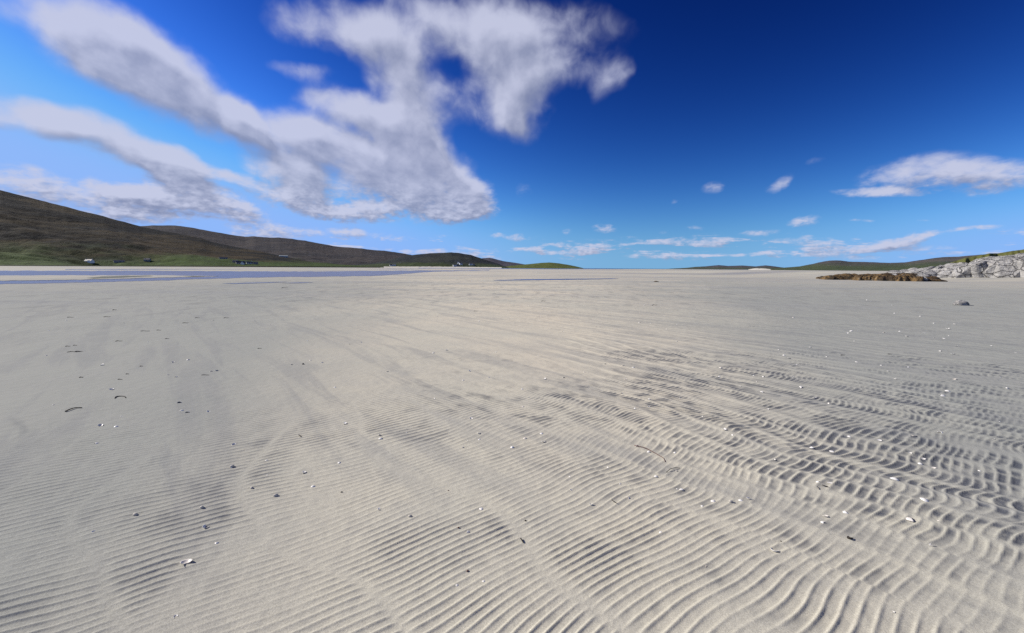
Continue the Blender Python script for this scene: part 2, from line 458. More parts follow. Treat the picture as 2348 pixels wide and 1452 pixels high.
def build_sand():
    # one sheet all round, finer where it is near and in front; one world-space height function throughout
    rows = [.7]
    while rows[-1] < 1500:
        r_ = rows[-1]
        rows.append(r_ + (.012 if r_ < 1.45 else min(max(.0062, r_ ** 2 / 2600), r_ * .03)))
    rr = np.array(rows)
    az = np.radians(np.concatenate([np.linspace(-180, -80, 40, endpoint=False), np.linspace(-80, -55, 120, endpoint=False), np.linspace(-55, 55, 770, endpoint=False),
                                    np.linspace(55, 80, 120, endpoint=False), np.linspace(80, 180, 41)]))
    rg, ag = np.meshgrid(rr, az, indexing='ij')
    X = rg * np.sin(ag); Y = rg * np.cos(ag)
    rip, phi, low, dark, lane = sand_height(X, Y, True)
    att = sstep(2.6, 1.3, np.abs(np.gradient(phi, axis=0))) * sstep(2.8, 1.5, np.abs(np.gradient(phi, axis=1)))
    edge = sstep(44, 34, rg)
    b_ = bank(X, Y)
    Z = b_ + (rip * att + low - b_) * edge
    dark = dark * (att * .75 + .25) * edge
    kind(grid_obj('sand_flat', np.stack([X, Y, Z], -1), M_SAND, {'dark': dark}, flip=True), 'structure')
    a = np.radians(np.linspace(0, 360, 120)); rg, ag = np.meshgrid(np.array([0.001, .4, .75]), a, indexing='ij')
    X = rg * np.sin(ag); Y = rg * np.cos(ag)
    kind(grid_obj('sand_underfoot', np.stack([X, Y, sand_height(X, Y) - .004], -1), M_SAND, flip=True), 'structure')


build_sand()


# ------------------------------------------------------------------ water
def water_mat(name, deep, wave, rough):
    t = new_mat(name)
    p = t.pos
    n1 = t.noise(t.vmath('MULTIPLY', p, (wave, wave * 2.2, 0)), 1, 4, .6)
    t.set(Base_Color=t.mix(t.noise(t.vmath('MULTIPLY', p, (.02, .07, 0)), 1, 3), deep, tuple(c * 1.7 for c in deep)),
          Roughness=rough, IOR=1.33, Specular_IOR_Level=.5)
    t.L.new(t.bump(n1, .5, .12), t.b.inputs['Normal'])
    return t.m


M_CHAN = water_mat('channel_water', (.10, .105, .16), 1.2, .30)
M_SEA = water_mat('sea_water', (.05, .09, .14), .15, .3)


def sheet(name, pts, z, mat, jitter=0.0, step=12, thick=0.0):
    """flat sheet with an outline given in photo pixels, laid on the ground plane"""
    pts = [Vector((a, b)) for a, b in pts]
    out = []
    for i in range(len(pts)):
        a, b = pts[i], pts[(i + 1) % len(pts)]
        k = max(1, int((b - a).length / step))
        for j in range(k):
            p = a.lerp(b, j / k)
            p.y += jitter * float(gnoise(p.x * .045, p.y * .5, 7)) + jitter * .5 * float(gnoise(p.x * .13, p.y, 9))
            out.append(p)
    bm = bmesh.new()
    vs = [bm.verts.new(ground(p.x, p.y, z)) for p in out]
    f = bm.faces.new(vs)
    if f.normal.z < 0: f.normal_flip()
    bm.normal_update()
    if bm.faces[:][0].normal.z < 0: bmesh.ops.reverse_faces(bm, faces=bm.faces[:])
    if thick:
        r = bmesh.ops.extrude_face_region(bm, geom=bm.faces[:])
        for v in [g for g in r['geom'] if isinstance(g, bmesh.types.BMVert)]: v.co.z += thick
    bmesh.ops.triangulate(bm, faces=bm.faces[:])
    me = bpy.data.meshes.new(name); bm.to_mesh(me); bm.free()
    me.materials.append(mat)
    o = bpy.data.objects.new(name, me); C.objects.link(o)
    return o


kind(sheet('tidal_channel', [(-60, 621), (150, 621), (400, 621.5), (650, 622.6), (760, 622.4), (870, 621.2), (940, 620.6), (1010, 620.2), (1125, 618.6),
    (1120, 619.9), (1018, 622.4), (955, 626), (900, 630.5), (860, 633), (760, 634.2), (650, 635.4), (560, 637.2), (470, 639.6), (360, 643.6), (250, 646.6), (150, 648.6), (-60, 653)],
    .012, M_CHAN, .9), 'structure')
kind(sheet('sandbank', [(-60, 632.6), (150, 632), (250, 632.0), (360, 631.6), (450, 632.6), (500, 634.2), (440, 635.6), (350, 637.6), (270, 640), (200, 641.6), (60, 644), (-60, 645.5)],
    .014, M_SAND, .8, thick=.03), 'structure')
for i, pts in enumerate([
    [(150, 617.4), (330, 617.0), (560, 617.8), (330, 618.4), (150, 618.6)],
    [(505, 650.6), (560, 648.6), (640, 646.6), (660, 646.8), (600, 649.2), (540, 651.0)],
    [(640, 649.4), (690, 647.6), (720, 647.6), (690, 649.4)],
    [(1130, 642.6), (1200, 640.4), (1290, 639.4), (1400, 638.6), (1420, 639.6), (1300, 641.6), (1220, 642.8), (1150, 643.6)],
    [(1590, 622.0), (1700, 622.8), (1850, 625.4), (1960, 626.4), (1960, 628.4), (1850, 627.6), (1750, 625.4), (1650, 624.0)],
    [(1815, 633.2), (1840, 632.2), (1870, 632.8), (1840, 633.6)],
    [(840, 617.6), (900, 616.6), (1000, 616.4), (930, 617.8)],
]):
    kind(sheet('tide_pool', pts, .016, M_CHAN, .35, 8), 'structure')
def algae():
    t = new_mat('green_algae')
    n = t.noise(t.pos, 1.2, 4)
    t.set(Base_Color=t.mix(n, (.030, .032, .010), (.075, .085, .022)), Roughness=.7)
    return t.m


kind(sheet('algae_mat', [(199, 637.6), (235, 634.4), (290, 632.9), (345, 632.4), (350, 633.2), (310, 635.4), (260, 637.2), (214, 639)], .046, algae(), .3, 8, .02), 'stuff')
kind(sheet('algae_mat', [(420, 633.6), (445, 633.2), (470, 634.0), (440, 634.6)], .046, bpy.data.materials['green_algae'], .2, 8, .02), 'stuff')
kind(sheet('sea_inlet', [(960, 614.2), (1100, 614.6), (1250, 615.6), (1360, 616.1), (1480, 616.8), (1480, 617.4), (1360, 617.6), (1250, 617.4), (1100, 616.4), (960, 615.6)], .02, M_CHAN, .1), 'structure')
a = np.radians(np.linspace(0, 360, 180)); rg, ag = np.meshgrid(np.array([1480., 3000., 6000., 60000.]), a, indexing='ij')
kind(grid_obj('sea', np.stack([rg * np.sin(ag), rg * np.cos(ag), rg * 0 - .3], -1), M_SEA, flip=True), 'structure')


# ------------------------------------------------------------------ hills
def hill_material(name, green_top, peat, heather, rock, green, rock_amt, green_amt):
    t = new_mat(name)
    s_ = t.attr('rise')
    p = t.pos
    n1 = t.noise(t.vmath('MULTIPLY', p, (.008, .004, .035)), 1, 6, .62, .5)
    n2 = t.noise(t.vmath('MULTIPLY', p, (.045, .045, .11)), 1, 5, .65)
    n3 = t.noise(t.vmath('MULTIPLY', p, (.004, .004, .02)), 1, 4, .55)
    col = t.mix(t.mrange(n1, .42, .58), peat, heather)
    col = t.mix(t.mrange(n2, .55, .75, 0, rock_amt), col, rock)
    gm = t.math('ADD', s_, t.math('MULTIPLY', t.math('SUBTRACT', n3, .5), .55))
    gm = t.math('ADD', gm, t.math('MULTIPLY', t.math('SUBTRACT', n2, .5), .25))
    g = t.mrange(gm, green_top, green_top * .35, 0, green_amt)
    gcol = t.mix(t.mrange(n2, .35, .65), tuple(c * .62 for c in green), green)
    col = t.mix(g, col, gcol)
    t.set(Base_Color=col, Roughness=.95, Specular_IOR_Level=.1)
    t.L.new(t.bump(t.noise(t.vmath('MULTIPLY', p, (.06, .06, .06)), 1, 6, .7), .7, 6.0), t.b.inputs['Normal'])
    return t.m


HILLS = {}


class Hill:
    def __init__(s, name, prof, dbase, dridge, mat, seed, power=1.25, rough=.05, naz=260, nr=70, flat=.0):
        az = np.array([math.atan2(pdir(*p).x, pdir(*p).y) for p in prof])
        te = np.array([pdir(*p).z / math.hypot(pdir(*p).x, pdir(*p).y) for p in prof])
        s.az, s.te, s.db, s.dr, s.seed, s.power, s.rough, s.flat = az, te, dbase, dridge, seed, power, rough, flat
        HILLS[name] = s
        A = np.linspace(az[0], az[-1], naz)
        u = np.concatenate([np.linspace(0, 1, nr), 1 + np.linspace(.06, 1, 14)])
        ug, ag = np.meshgrid(u, A, indexing='ij')
        V, rise = s.surf(ug, ag)
        o = grid_obj(name, V, mat, {'rise': rise}, flip=True); kind(o, 'structure')

    def surf(s, u, a):
        db = np.interp(a, [s.az[0], s.az[-1]], s.db) if isinstance(s.db, tuple) else s.db
        dr = np.interp(a, [s.az[0], s.az[-1]], s.dr) if isinstance(s.dr, tuple) else s.dr
        te = np.interp(a, s.az, s.te)
        te = te + .0007 * fbm(a * 60, a * 0 + s.seed, 4, s.seed) * np.clip(te / .02, 0, 1)
        H = CAM_H + te * dr
        front = np.clip(u, 0, 1); back = np.clip(u - 1, 0, 1)
        r = db + (dr - db) * front + back * (dr - db) * 1.1
        x = r * np.sin(a); y = r * np.cos(a)
        k = 1.0 / (dr - db) * 2.2
        n = fbm(x * k, y * k, 5, s.seed + 5, .55)
        rid = 1 - np.abs(fbm(x * k * 2.2, y * k * 2.2, 4, s.seed + 9, .5)) * 2
        rise = (1 - s.flat) * front ** s.power + s.flat * front
        z = H * rise
        m = np.clip(front * 4, 0, 1) * (1 - front) * 2.2
        z = z + np.maximum(H, 0) * m * (s.rough * 2.2 * n + s.rough * .25 * (rid - .5))
        z = np.where(u > 1, H - (H + 3) * back ** 1.2, z)
        z = z - .25 * (front < 1e-6)
        return np.stack([x, y, z], -1), np.where(u > 1, 1, rise * np.clip(H / 60, .25, 1))

    def hit(s, px, py):
        """point of the hill face seen at a photo pixel"""
        d = pdir(px, py); a = math.atan2(d.x, d.y); te = d.z / math.hypot(d.x, d.y)
        u = np.linspace(.002, 1, 900)
        V, _ = s.surf(u, np.full_like(u, a))
        e = (V[:, 2] - CAM_H) / np.hypot(V[:, 0], V[:, 1])
        i = int(np.argmax(e >= te)) if (e >= te).any() else len(u) - 1
        return Vector(V[i])


M_H1 = hill_material('moor_near', .34, (.005, .006, .006), (.052, .038, .017), (.055, .050, .048), (.058, .092, .020), .18, 1.0)
M_H2 = hill_material('moor_rocky', .20, (.040, .038, .040), (.062, .054, .050), (.15, .14, .14), (.055, .072, .028), .65, .9)
M_H3 = hill_material('moor_dark', .26, (.022, .026, .028), (.036, .040, .032), (.08, .08, .08), (.060, .082, .030), .3, .9)
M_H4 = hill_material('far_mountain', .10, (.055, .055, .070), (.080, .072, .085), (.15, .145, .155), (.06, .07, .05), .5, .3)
M_H5 = hill_material('green_headland', 1.6, (.07, .08, .03), (.10, .12, .035), (.20, .19, .15), (.115, .135, .035), .3, .9)
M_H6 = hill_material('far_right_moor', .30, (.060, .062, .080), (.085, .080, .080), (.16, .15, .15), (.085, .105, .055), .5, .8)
M_H7 = hill_material('right_moor', .42, (.066, .064, .062), (.100, .088, .080), (.19, .18, .17), (.080, .105, .048), .6, .9)

Hill('far_mountain', [(1060, 606), (1090, 596), (1108, 592), (1122, 591), (1137, 594.5), (1154, 599), (1180, 602.5), (1205, 606.8), (1235, 610.5), (1262, 613.6)], 6200, 7500, M_H4, 3, 1.0, .03, 120, 30)
Hill('rocky_moor', [(120, 540), (200, 527), (260, 522), (320, 519), (350, 517), (400, 517), (440, 522), (480, 530), (510, 535), (545, 541), (562, 543), (580, 542), (620, 545), (640, 545), (670, 548),
    (700, 552), (730, 558), (775, 566), (800, 567.5), (830, 570), (850, 573), (880, 575), (910, 579), (940, 584), (965, 590), (1000, 600), (1040, 611)], (1200, 1500), (2400, 2400), M_H2, 11, 1.35, .08, 420, 100)
Hill('knoll', [(790, 609), (860, 603), (900, 594), (930, 587), (950, 584.5), (985, 581), (1015, 580), (1035, 578.8), (1055, 580.5), (1080, 585), (1098, 591), (1120, 598), (1142, 605), (1153, 609.5), (1165, 613)], (1200, 1250), (1550, 1550), M_H3, 23, 1.15, .05, 260, 70)
Hill('near_moor', [(-420, 405), (-200, 412), (0, 436), (75, 455), (150, 474), (180, 482), (200, 487), (235, 495), (250, 500), (280, 508), (300, 513), (325, 520), (350, 525), (374, 530), (420, 538), (459, 546), (491, 556),
    (533, 565), (565, 571), (600, 577.5), (643, 586.5), (685, 595), (719, 601.5), (770, 606), (830, 609.2), (870, 612.4)], (800, 950), (1500, 1450), M_H1, 31, 1.45, .085, 480, 120, .10)
Hill('green_headland', [(1150, 612.5), (1170, 609.8), (1188, 608.2), (1211, 606), (1240, 603), (1260, 602), (1282, 604), (1308, 608.3), (1325, 612), (1338, 615.2)], 1600, 1900, M_H5, 41, 1.0, .03, 160, 40)
Hill('far_right_moor', [(1525, 617), (1540, 616), (1574, 614.3), (1595, 612), (1616, 611), (1648, 608), (1669, 610), (1701, 609), (1733, 611), (1755, 608.6), (1776, 611), (1800, 614.2), (1830, 617), (1850, 618.5)], 2600, 3300, M_H6, 53, 1.0, .04, 200, 50)
Hill('right_moor', [(1745, 618), (1775, 616), (1800, 613.7), (1834, 611), (1860, 606), (1877, 602), (1902, 597.5), (1928, 597.5), (1945, 600), (1987, 601), (2039, 603), (2073, 602), (2107, 597), (2141, 592), (2175, 589), (2198, 588.5),
    (2250, 584), (2348, 578), (2500, 572), (2750, 580)], (1150, 800), (1900, 1500), M_H7, 67, 1.1, .05, 420, 90)

# dark wrack-stained low bank at the foot of the near moor, and bright dunes under the right moor
M_DUNE = simple_mat('dune_sand', (.66, .62, .54), .15, .2, .95, .1)
M_BANK = simple_mat('turf_bank', (.030, .032, .018), .5, .15, .95, .1)


def strip(name, pts, d, mat, seed, thick=14):
    """low bank: pts = (px, top py, foot py); stands on the flat at distance d"""
    rowsV = []
    for (px, pt, pb) in densify(pts, 4):
        a = math.atan2(pdir(px, pt).x, pdir(px, pt).y)
        dd = d(px) if callable(d) else d
        zt = CAM_H + dd * pdir(px, pt).z / math.hypot(*pdir(px, pt).xy)
        zt = max(.05, zt) * (1 + .25 * float(gnoise(px * .21, seed, seed)))
        col = []
        for f, z in ((0, -.1), (.25, zt * .55), (.5, zt), (.8, zt * .9), (1, -.1)):
            r = dd + f * thick
            col.append((r * math.sin(a), r * math.cos(a), z))
        rowsV.append(col)
    V = np.array(rowsV).transpose(1, 0, 2)
    return kind(grid_obj(name, V, mat, flip=True), 'structure')


def densify(pts, step):
    out = []
    for i in range(len(pts) - 1):
        a, b = pts[i], pts[i + 1]
        k = max(1, int(abs(b[0] - a[0]) / step))
        for j in range(k): out.append(tuple(a[c] + (b[c] - a[c]) * j / k for c in range(len(a))))
    out.append(pts[-1]); return out


strip('turf_bank', [(-60, 608.2, 610.2), (150, 609.0, 611), (400, 609.6, 611.5), (600, 610.4, 612), (760, 611.0, 612.5), (872, 612.2, 612.9)], lambda px: 785 + (px - 150) / 720 * 150, M_BANK, 5, 10)
strip('white_dune', [(1716, 618.0, 619), (1728, 615.8, 619), (1745, 615.4, 619), (1756, 616.2, 619), (1767, 617.4, 619)], 1110, M_DUNE, 6, 40)
strip('far_beach', [(880, 611.4, 613), (1000, 611.6, 613), (1150, 613.0, 614)], 1120, M_DUNE, 8, 25)

# ------------------------------------------------------------------ houses
M_WALL = simple_mat('white_render', (.80, .80, .78), .06, 2, .8)
M_STONE = simple_mat('stone_wall', (.30, .29, .28), .3, 1.2, .9)
M_SLATE = simple_mat('slate_roof', (.055, .060, .085), .3, 1.5, .6, .4)
M_GLASS = simple_mat('window_glass', (.03, .04, .05), .2, 3, .1, .6)
M_PALE = simple_mat('pale_cladding', (.42, .46, .45), .12, 1, .8)


def box_mesh(x0, x1, y0, y1, z0, z1):
    v = [(x0, y0, z0), (x1, y0, z0), (x1, y1, z0), (x0, y1, z0), (x0, y0, z1), (x1, y0, z1), (x1, y1, z1), (x0, y1, z1)]
    f = [(0, 3, 2, 1), (4, 5, 6, 7), (0, 1, 5, 4), (1, 2, 6, 5), (2, 3, 7, 6), (3, 0, 4, 7)]
    return v, f


def house(px, py, length, depth, eave, ridge, rot, label, wall=M_WALL, roof=M_SLATE, hill='near_moor', chim=2, name='cottage', wing=False, group=None):
    p = HILLS[hill].hit(px, py)
    base = math.atan2(p.x, p.y)
    e = empty(name, (p.x, p.y, p.z - .1), -base + R(rot))
    L, D = length / 2, depth / 2
    # gabled walls
    v = [(-L, -D, -1.2), (L, -D, -1.2), (L, D, -1.2), (-L, D, -1.2), (-L, -D, eave), (L, -D, eave), (L, D, eave), (-L, D, eave), (-L, 0, ridge), (L, 0, ridge)]
    f = [(0, 1, 5, 4), (2, 3, 7, 6), (1, 2, 6, 9, 5), (3, 0, 4, 8, 7), (4, 5, 9, 8), (6, 7, 8, 9)]
    mesh_obj('wall', v, f, wall, e, False)
    o = .25
    sl = (ridge - eave) / D
    v = []
    for zz in (.05, .22):
        for x in (-L - o, L + o):
            v += [(x, -D - o, eave - sl * o + zz), (x, 0, ridge + zz), (x, D + o, eave - sl * o + zz)]
    f = [(6, 9, 10, 7), (7, 10, 11, 8), (0, 1, 4, 3), (1, 2, 5, 4), (0, 3, 9, 6), (2, 8, 11, 5), (0, 6, 7, 1), (1, 7, 8, 2), (3, 4, 10, 9), (4, 5, 11, 10)]
    rf = mesh_obj('roof', v, f, roof, e, False)
    for k in range(chim):
        x = (-L + .5, L - .5)[k]
        mesh_obj('chimney', *box_mesh(x - .35, x + .35, -.3, .3, ridge - .5, ridge + .9), wall, rf, False)
    nwin = max(1, int(length // 3))
    for k in range(nwin):
        x = -L + (k + .5) * length / nwin
        if k == nwin // 2 and nwin > 1:
            mesh_obj('door', *box_mesh(x - .45, x + .45, -D - .03, -D + .05, 0, 2.0), M_SLATE, e, False)
        else:
            mesh_obj('window', *box_mesh(x - .5, x + .5, -D - .03, -D + .05, .9, 2.1), M_GLASS, e, False)
    if wing:
        mesh_obj('wing_wall', [(L * .45, -D - 3, -1.2), (L * 1.0, -D - 3, -1.2), (L, -D + .2, -1.2), (L * .45, -D + .2, -1.2), (L * .45, -D - 3, eave * .9), (L, -D - 3, eave * .9), (L, -D + .2, eave * .9), (L * .45, -D + .2, eave * .9), (L * .72, -D - 3, eave * 1.35), (L * .72, -D + .2, eave * 1.35)],
                 [(0, 1, 5, 8, 4), (1, 2, 6, 5), (3, 0, 4, 7), (4, 8, 9, 7), (8, 5, 6, 9)], wall, e, False)
    return tag(e, label, 'house', group)


house(205, 602.5, 12, 6.5, 2.9, 5.6, -48, 'white cottage with dark slate roof alone on the green slope', wing=True)
house(273, 601.5, 14, 5, 2.0, 3.4, 4, 'long low dark stone barn beside the white cottage on the slope', M_STONE, chim=0, name='barn')
house(338, 598.5, 9, 6, 2.4, 4.6, -25, 'small grey croft house with dark roof above the green field', M_STONE)
house(552, 605.3, 15, 6, 2.6, 5.0, 8, 'long croft house with blue-grey roof among the shoreline houses', M_STONE)
house(540, 602.6, 9, 6, 2.4, 4.6, -15, 'small slate-roofed house set uphill of the long croft house', M_STONE)
house(556, 606.4, 5, 5, 2.6, 4.8, 78, 'narrow white gable-end cottage in front of the long croft house', chim=1)
house(572, 605.4, 10, 6, 2.5, 4.7, 5, 'slate-roofed house between the narrow white cottage and the end bungalow', M_PALE)
house(586, 605.8, 8, 6, 2.4, 4.2, 10, 'low grey bungalow at the end of the shoreline row', M_STONE, chim=1)
house(512, 593.8, 14, 5, 2.0, 3.4, 6, 'dark stone barn on the brown moor above the shoreline houses', M_STONE, chim=0, name='barn')
house(650, 586.5 + 3, 22, 8, 3.0, 4.6, 5, 'pale grey-green farm shed on the shoulder of the moor', M_PALE, M_PALE, chim=0, name='shed')
house(897, 610.0, 8, 6, 2.8, 5, 6, 'small grey-white cottage by the beach below the dark knoll', hill='knoll')
house(904, 609.6, 8, 6, 2.8, 5, -20, 'brighter white cottage by the beach below the dark knoll', hill='knoll')
house(1043, 611.2, 10, 7, 3.4, 5.6, 10, 'white cottage lowest by the sand under the knoll', hill='knoll')
house(1049, 611.0, 12, 7, 2.8, 5.0, 4, 'grey slate-roofed byre joined in line with the lowest white cottage', M_STONE, hill='knoll', chim=0, name='byre')
house(1051.5, 605.0, 6, 6, 3.4, 5.6, 60, 'white cottage highest up on the knoll', hill='knoll')
house(1057, 607.2, 8, 7, 3.6, 6.0, 12, 'white two-storey house midway up the knoll', hill='knoll')
house(1079.5, 608.2, 10, 7, 3.4, 5.6, 6, 'white house standing apart towards the end of the knoll', hill='knoll')
house(1086, 608.4, 6, 5, 2.4, 4.2, 6, 'small pale shed just beyond the house standing apart', M_PALE, hill='knoll', chim=0, name='shed')


# ------------------------------------------------------------------ rocks
def rock_material():
    t = new_mat('gneiss')
    p = t.obj
    n1 = t.noise(t.vmath('MULTIPLY', p, (.5, .5, 1.6)), 1, 6, .65, .6)
    n2 = t.noise(p, 1.7, 6, .7)
    col = t.mix(t.mrange(n1, .35, .65), (.27, .262, .25), (.46, .445, .42))
    col = t.mix(t.mrange(n2, .55, .70, 0, .75), col, (.10, .098, .10))
    vo = t.n('ShaderNodeTexVoronoi', feature='DISTANCE_TO_EDGE'); vo.inputs['Scale'].default_value = .5
    t.L.new(t.vmath('ADD', t.vmath('MULTIPLY', t.pos, (.9, .9, 1.9)), t.noise(t.pos, 1.1, 4, .6, out='Color')), vo.inputs['Vector'])
    ck = t.mrange(vo.outputs['Distance'], .0, .045)
    col = t.mix(t.math('MULTIPLY_ADD', ck, .7, .3), (.05, .048, .048), col)
    t.set(Base_Color=col, Roughness=.9, Specular_IOR_Level=.2)
    t.L.new(t.bump(t.math('ADD', n2, t.math('MULTIPLY', ck, .5)), .9, .5), t.b.inputs['Normal'])
    return t.m


def weed_material():
    t = new_mat('wrack')
    p = t.obj
    n1 = t.noise(t.pos, .55, 6, .65); n2 = t.noise(t.pos, 2.4, 5, .7)
    col = t.mix(t.mrange(n1, .4, .6), (.050, .032, .015), (.17, .105, .040))
    col = t.mix(t.mrange(n2, .48, .62), col, (.022, .018, .012))
    col = t.mix(t.mrange(n1, .60, .70, 0, .8), col, (.38, .33, .25))
    t.set(Base_Color=col, Roughness=.75, Specular_IOR_Level=.3)
    t.L.new(t.bump(n2, .8, .3), t.b.inputs['Normal'])
    return t.m


M_ROCK = rock_material(); M_WEED = weed_material()
M_GRASS = simple_mat('dune_grass', (.11, .115, .035), .4, .8, .9, .1)


def mass(name, top, dist, depth, mat, seed, rough, nx=260, ny=60, base_z=None):
    """rough rock mass: outline of its top in photo pixels, standing on the beach at its distance"""
    az = np.array([math.atan2(pdir(*p).x, pdir(*p).y) for p in top])
    te = np.array([pdir(*p).z / math.hypot(pdir(*p).x, pdir(*p).y) for p in top])
    A = np.linspace(az[0], az[-1], nx); u = np.linspace(0, 1, ny)
    ug, ag = np.meshgrid(u, A, indexing='ij')
    front = dist + .35 * depth * fbm(ag * 60, ag * 0 + seed, 3, seed)
    r = front + depth * ug
    x = r * np.sin(ag); y = r * np.cos(ag)
    H = CAM_H + np.interp(ag, az, te) * (dist + depth * .55)
    b = bank(x, y)
    shape = np.clip(np.sin(np.pi * np.clip(ug, 0, 1)), 0, 1) ** .55
    # tilted slabs: a stepped ridged noise, cut by cracks
    n = fbm(x * .55, y * .55, 4, seed + 2, .55); rid = np.abs(fbm(x * .9 + .6 * n, y * .9, 4, seed + 4, .55))
    step = np.floor((n + .02 * x) * 5) / 5
    hh = np.maximum(H - b, .06)
    z = b + hh * shape * np.clip(1 - rough * (.32 - .9 * n - .5 * (step - n)), .05, 1.04) - hh * .5 * rough * np.exp(-(rid / .035) ** 2) * shape
    z = np.where(shape < .02, b - .2, z)
    ends = sstep(0, .03, (ag - az[0]) / (az[-1] - az[0])) * sstep(1, .985, (ag - az[0]) / (az[-1] - az[0]))
    z = b - .1 + (z - b + .1) * ends
    return grid_obj(name, np.stack([x, y, z], -1), mat, flip=True, smooth=True)


def faceted(seed, size, sub=4, cuts=16, lo=.52, hi=.86):
    """angular block: a ball planed off by random joints, then roughened"""
    rnd = random.Random(seed)
    bm = bmesh.new(); bmesh.ops.create_icosphere(bm, subdivisions=sub, radius=1)
    P = np.array([v.co[:] for v in bm.verts])
    for _ in range(cuts):
        n = np.array([rnd.gauss(0, 1), rnd.gauss(0, 1), rnd.gauss(0, .8)]); n /= np.linalg.norm(n)
        d = rnd.uniform(lo, hi); k = P @ n - d
        P = P - np.outer(np.clip(k, 0, None), n)
    P *= 1 + .06 * fbm(P[:, 0] * 2 + seed, P[:, 1] * 2 + P[:, 2] * 1.7, 4, seed)[:, None]
    P *= np.array(size)
    for v, p_ in zip(bm.verts, P): v.co = p_
    me = bpy.data.meshes.new('boulder'); bm.to_mesh(me); bm.free()
    me.materials.append(M_ROCK)
    return me


def outcrop():
    prof = [(2040, 624), (2060, 621.6), (2080, 619.5), (2100, 616.5), (2118, 613.5), (2130, 614.5), (2136, 617), (2150, 614), (2165, 611), (2172, 612.5), (2185, 607.5), (2198, 604), (2225, 600), (2260, 597), (2310, 592), (2360, 586), (2430, 584)]
    c = Vector((68, 76, .5))
    e = empty('rock_outcrop', c)
    xs = [p[0] for p in prof]; ys = [p[1] for p in prof]
    rnd = random.Random(5)
    px = 2046.0; k = 0
    while px < 2430:
        for row in range(2):
            x_ = px + rnd.uniform(-5, 5)
            dist = (101 if row == 0 else 96.5) + rnd.uniform(-1, 1)
            py = float(np.interp(x_, xs, ys)) + (0 if row == 0 else 6)
            d = pdir(x_, py); h = math.hypot(d.x, d.y)
            top = CAM_H + dist * d.z / h
            x, y = dist * d.x / h, dist * d.y / h
            base = float(bank(np.array([x]), np.array([y]))[0])
            hgt = max(.35, top - base)
            w = rnd.uniform(1.2, 2.1) * (.7 + .35 * hgt)
            o = bpy.data.objects.new('boulder', faceted(k, (w * 1.25, w, hgt * 1.15))); C.objects.link(o)
            o.parent = e; o.location = Vector((x, y, base)) - c
            o.rotation_euler = (rnd.uniform(-.12, .12), rnd.uniform(-.3, .15), rnd.uniform(0, 6.28)); k += 1
        px += rnd.uniform(7, 12)
    return e


tag(outcrop(), 'pale grey gneiss outcrop rising from the beach beside the brown weed', 'rock')
def weed_rocks():
    prof = [(1882, 633.4), (1900, 630.8), (1925, 628.4), (1945, 626.2), (1955, 626.8), (1970, 629.8), (1990, 627.5), (2015, 628), (2035, 625.6), (2060, 626.4), (2090, 626), (2115, 627), (2130, 631), (2140, 634)]
    xs = [p[0] for p in prof]; ys = [p[1] for p in prof]
    c = ground(2010, 634)
    e = empty('weed_covered_rocks', c)
    rnd = random.Random(12)
    for k in range(95):
        px = 1884 + 256 * (k + rnd.random()) / 95
        dist = rnd.uniform(80, 92)
        py = float(np.interp(px, xs, ys)) + abs(rnd.gauss(0, 2.2)) * (1.4 if k % 3 else .2)
        d = pdir(px, py); h = math.hypot(d.x, d.y)
        x, y = dist * d.x / h, dist * d.y / h
        base = float(bank(np.array([x]), np.array([y]))[0])
        hgt = CAM_H + dist * d.z / h - base
        if hgt < .06: hgt = .06
        w = rnd.uniform(.35, 1.1)
        me = faceted(200 + k, (w * 1.5, w, hgt * 1.05), 3, 7, .55, .95)
        me.materials.clear(); me.materials.append(M_WEED if rnd.random() < .86 else M_ROCK)
        o = bpy.data.objects.new('weedy_boulder', me); C.objects.link(o)
        o.parent = e; o.location = Vector((x, y, base - .02)) - c; o.rotation_euler = (0, 0, -math.atan2(d.x, d.y) + rnd.uniform(-.7, .7))
    return e


tag(weed_rocks(), 'low brown seaweed-covered rocks spread below the pale outcrop', 'rock')
tag(mass('weed_skirt', [(1955, 634.4), (1975, 632.2), (2000, 631.6), (2040, 632.4), (2065, 631.0), (2090, 632.8), (2120, 634.6)], 78.5, 3.6, M_WEED, 15, 1.0, 160, 30),
    'dark strip of wrack lying along the sand before the brown rocks', 'seaweed')
tag(mass('grassy_dune', [(2170, 606), (2185, 602), (2198, 597.5), (2230, 590), (2280, 583), (2348, 575), (2420, 570), (2520, 590)], 112, 30, M_GRASS, 21, .12, 120, 30),
    'grass-topped dune behind the pale rock outcrop', 'dune')


def sz(x, y): return float(sand_height(np.array([x]), np.array([y]))[0])


def lump(name, loc, size, mat, seed, rot=0, subdiv=3, rough=.25, flat=1.0):
    bm = bmesh.new(); bmesh.ops.create_icosphere(bm, subdivisions=subdiv, radius=1)
    for v in bm.verts:
        c = v.co
        n = float(fbm(np.array([c.x * 1.3 + c.z]), np.array([c.y * 1.3 - c.z * .7 + seed]), 3, seed)[0])
        k = 1 + rough * n
        v.co = Vector((c.x * k * size[0], c.y * k * size[1], max(c.z, -.45) * k * size[2]))
    me = bpy.data.meshes.new(name); bm.to_mesh(me); bm.free()
    me.polygons.foreach_set('use_smooth', [True] * len(me.polygons))
    me.materials.append(mat)
    o = bpy.data.objects.new(name, me); C.objects.link(o)
    o.location = loc; o.rotation_euler = (0, 0, rot)
    return o


g = ground(2203, 700); tag(lump('beach_stone', (g.x, g.y, sz(g.x, g.y) + .04), (.33, .22, .17), M_ROCK, 4, .3, 4), 'pale rounded stone lying alone on the bare sand', 'stone')
g = ground(1505, 646.5); tag(lump('wrack_clump', (g.x, g.y, sz(g.x, g.y) + .02), (.30, .16, .07), M_WEED, 8, .2, 4, .6), 'dark clump of wrack alone far out on the pale sand', 'seaweed')

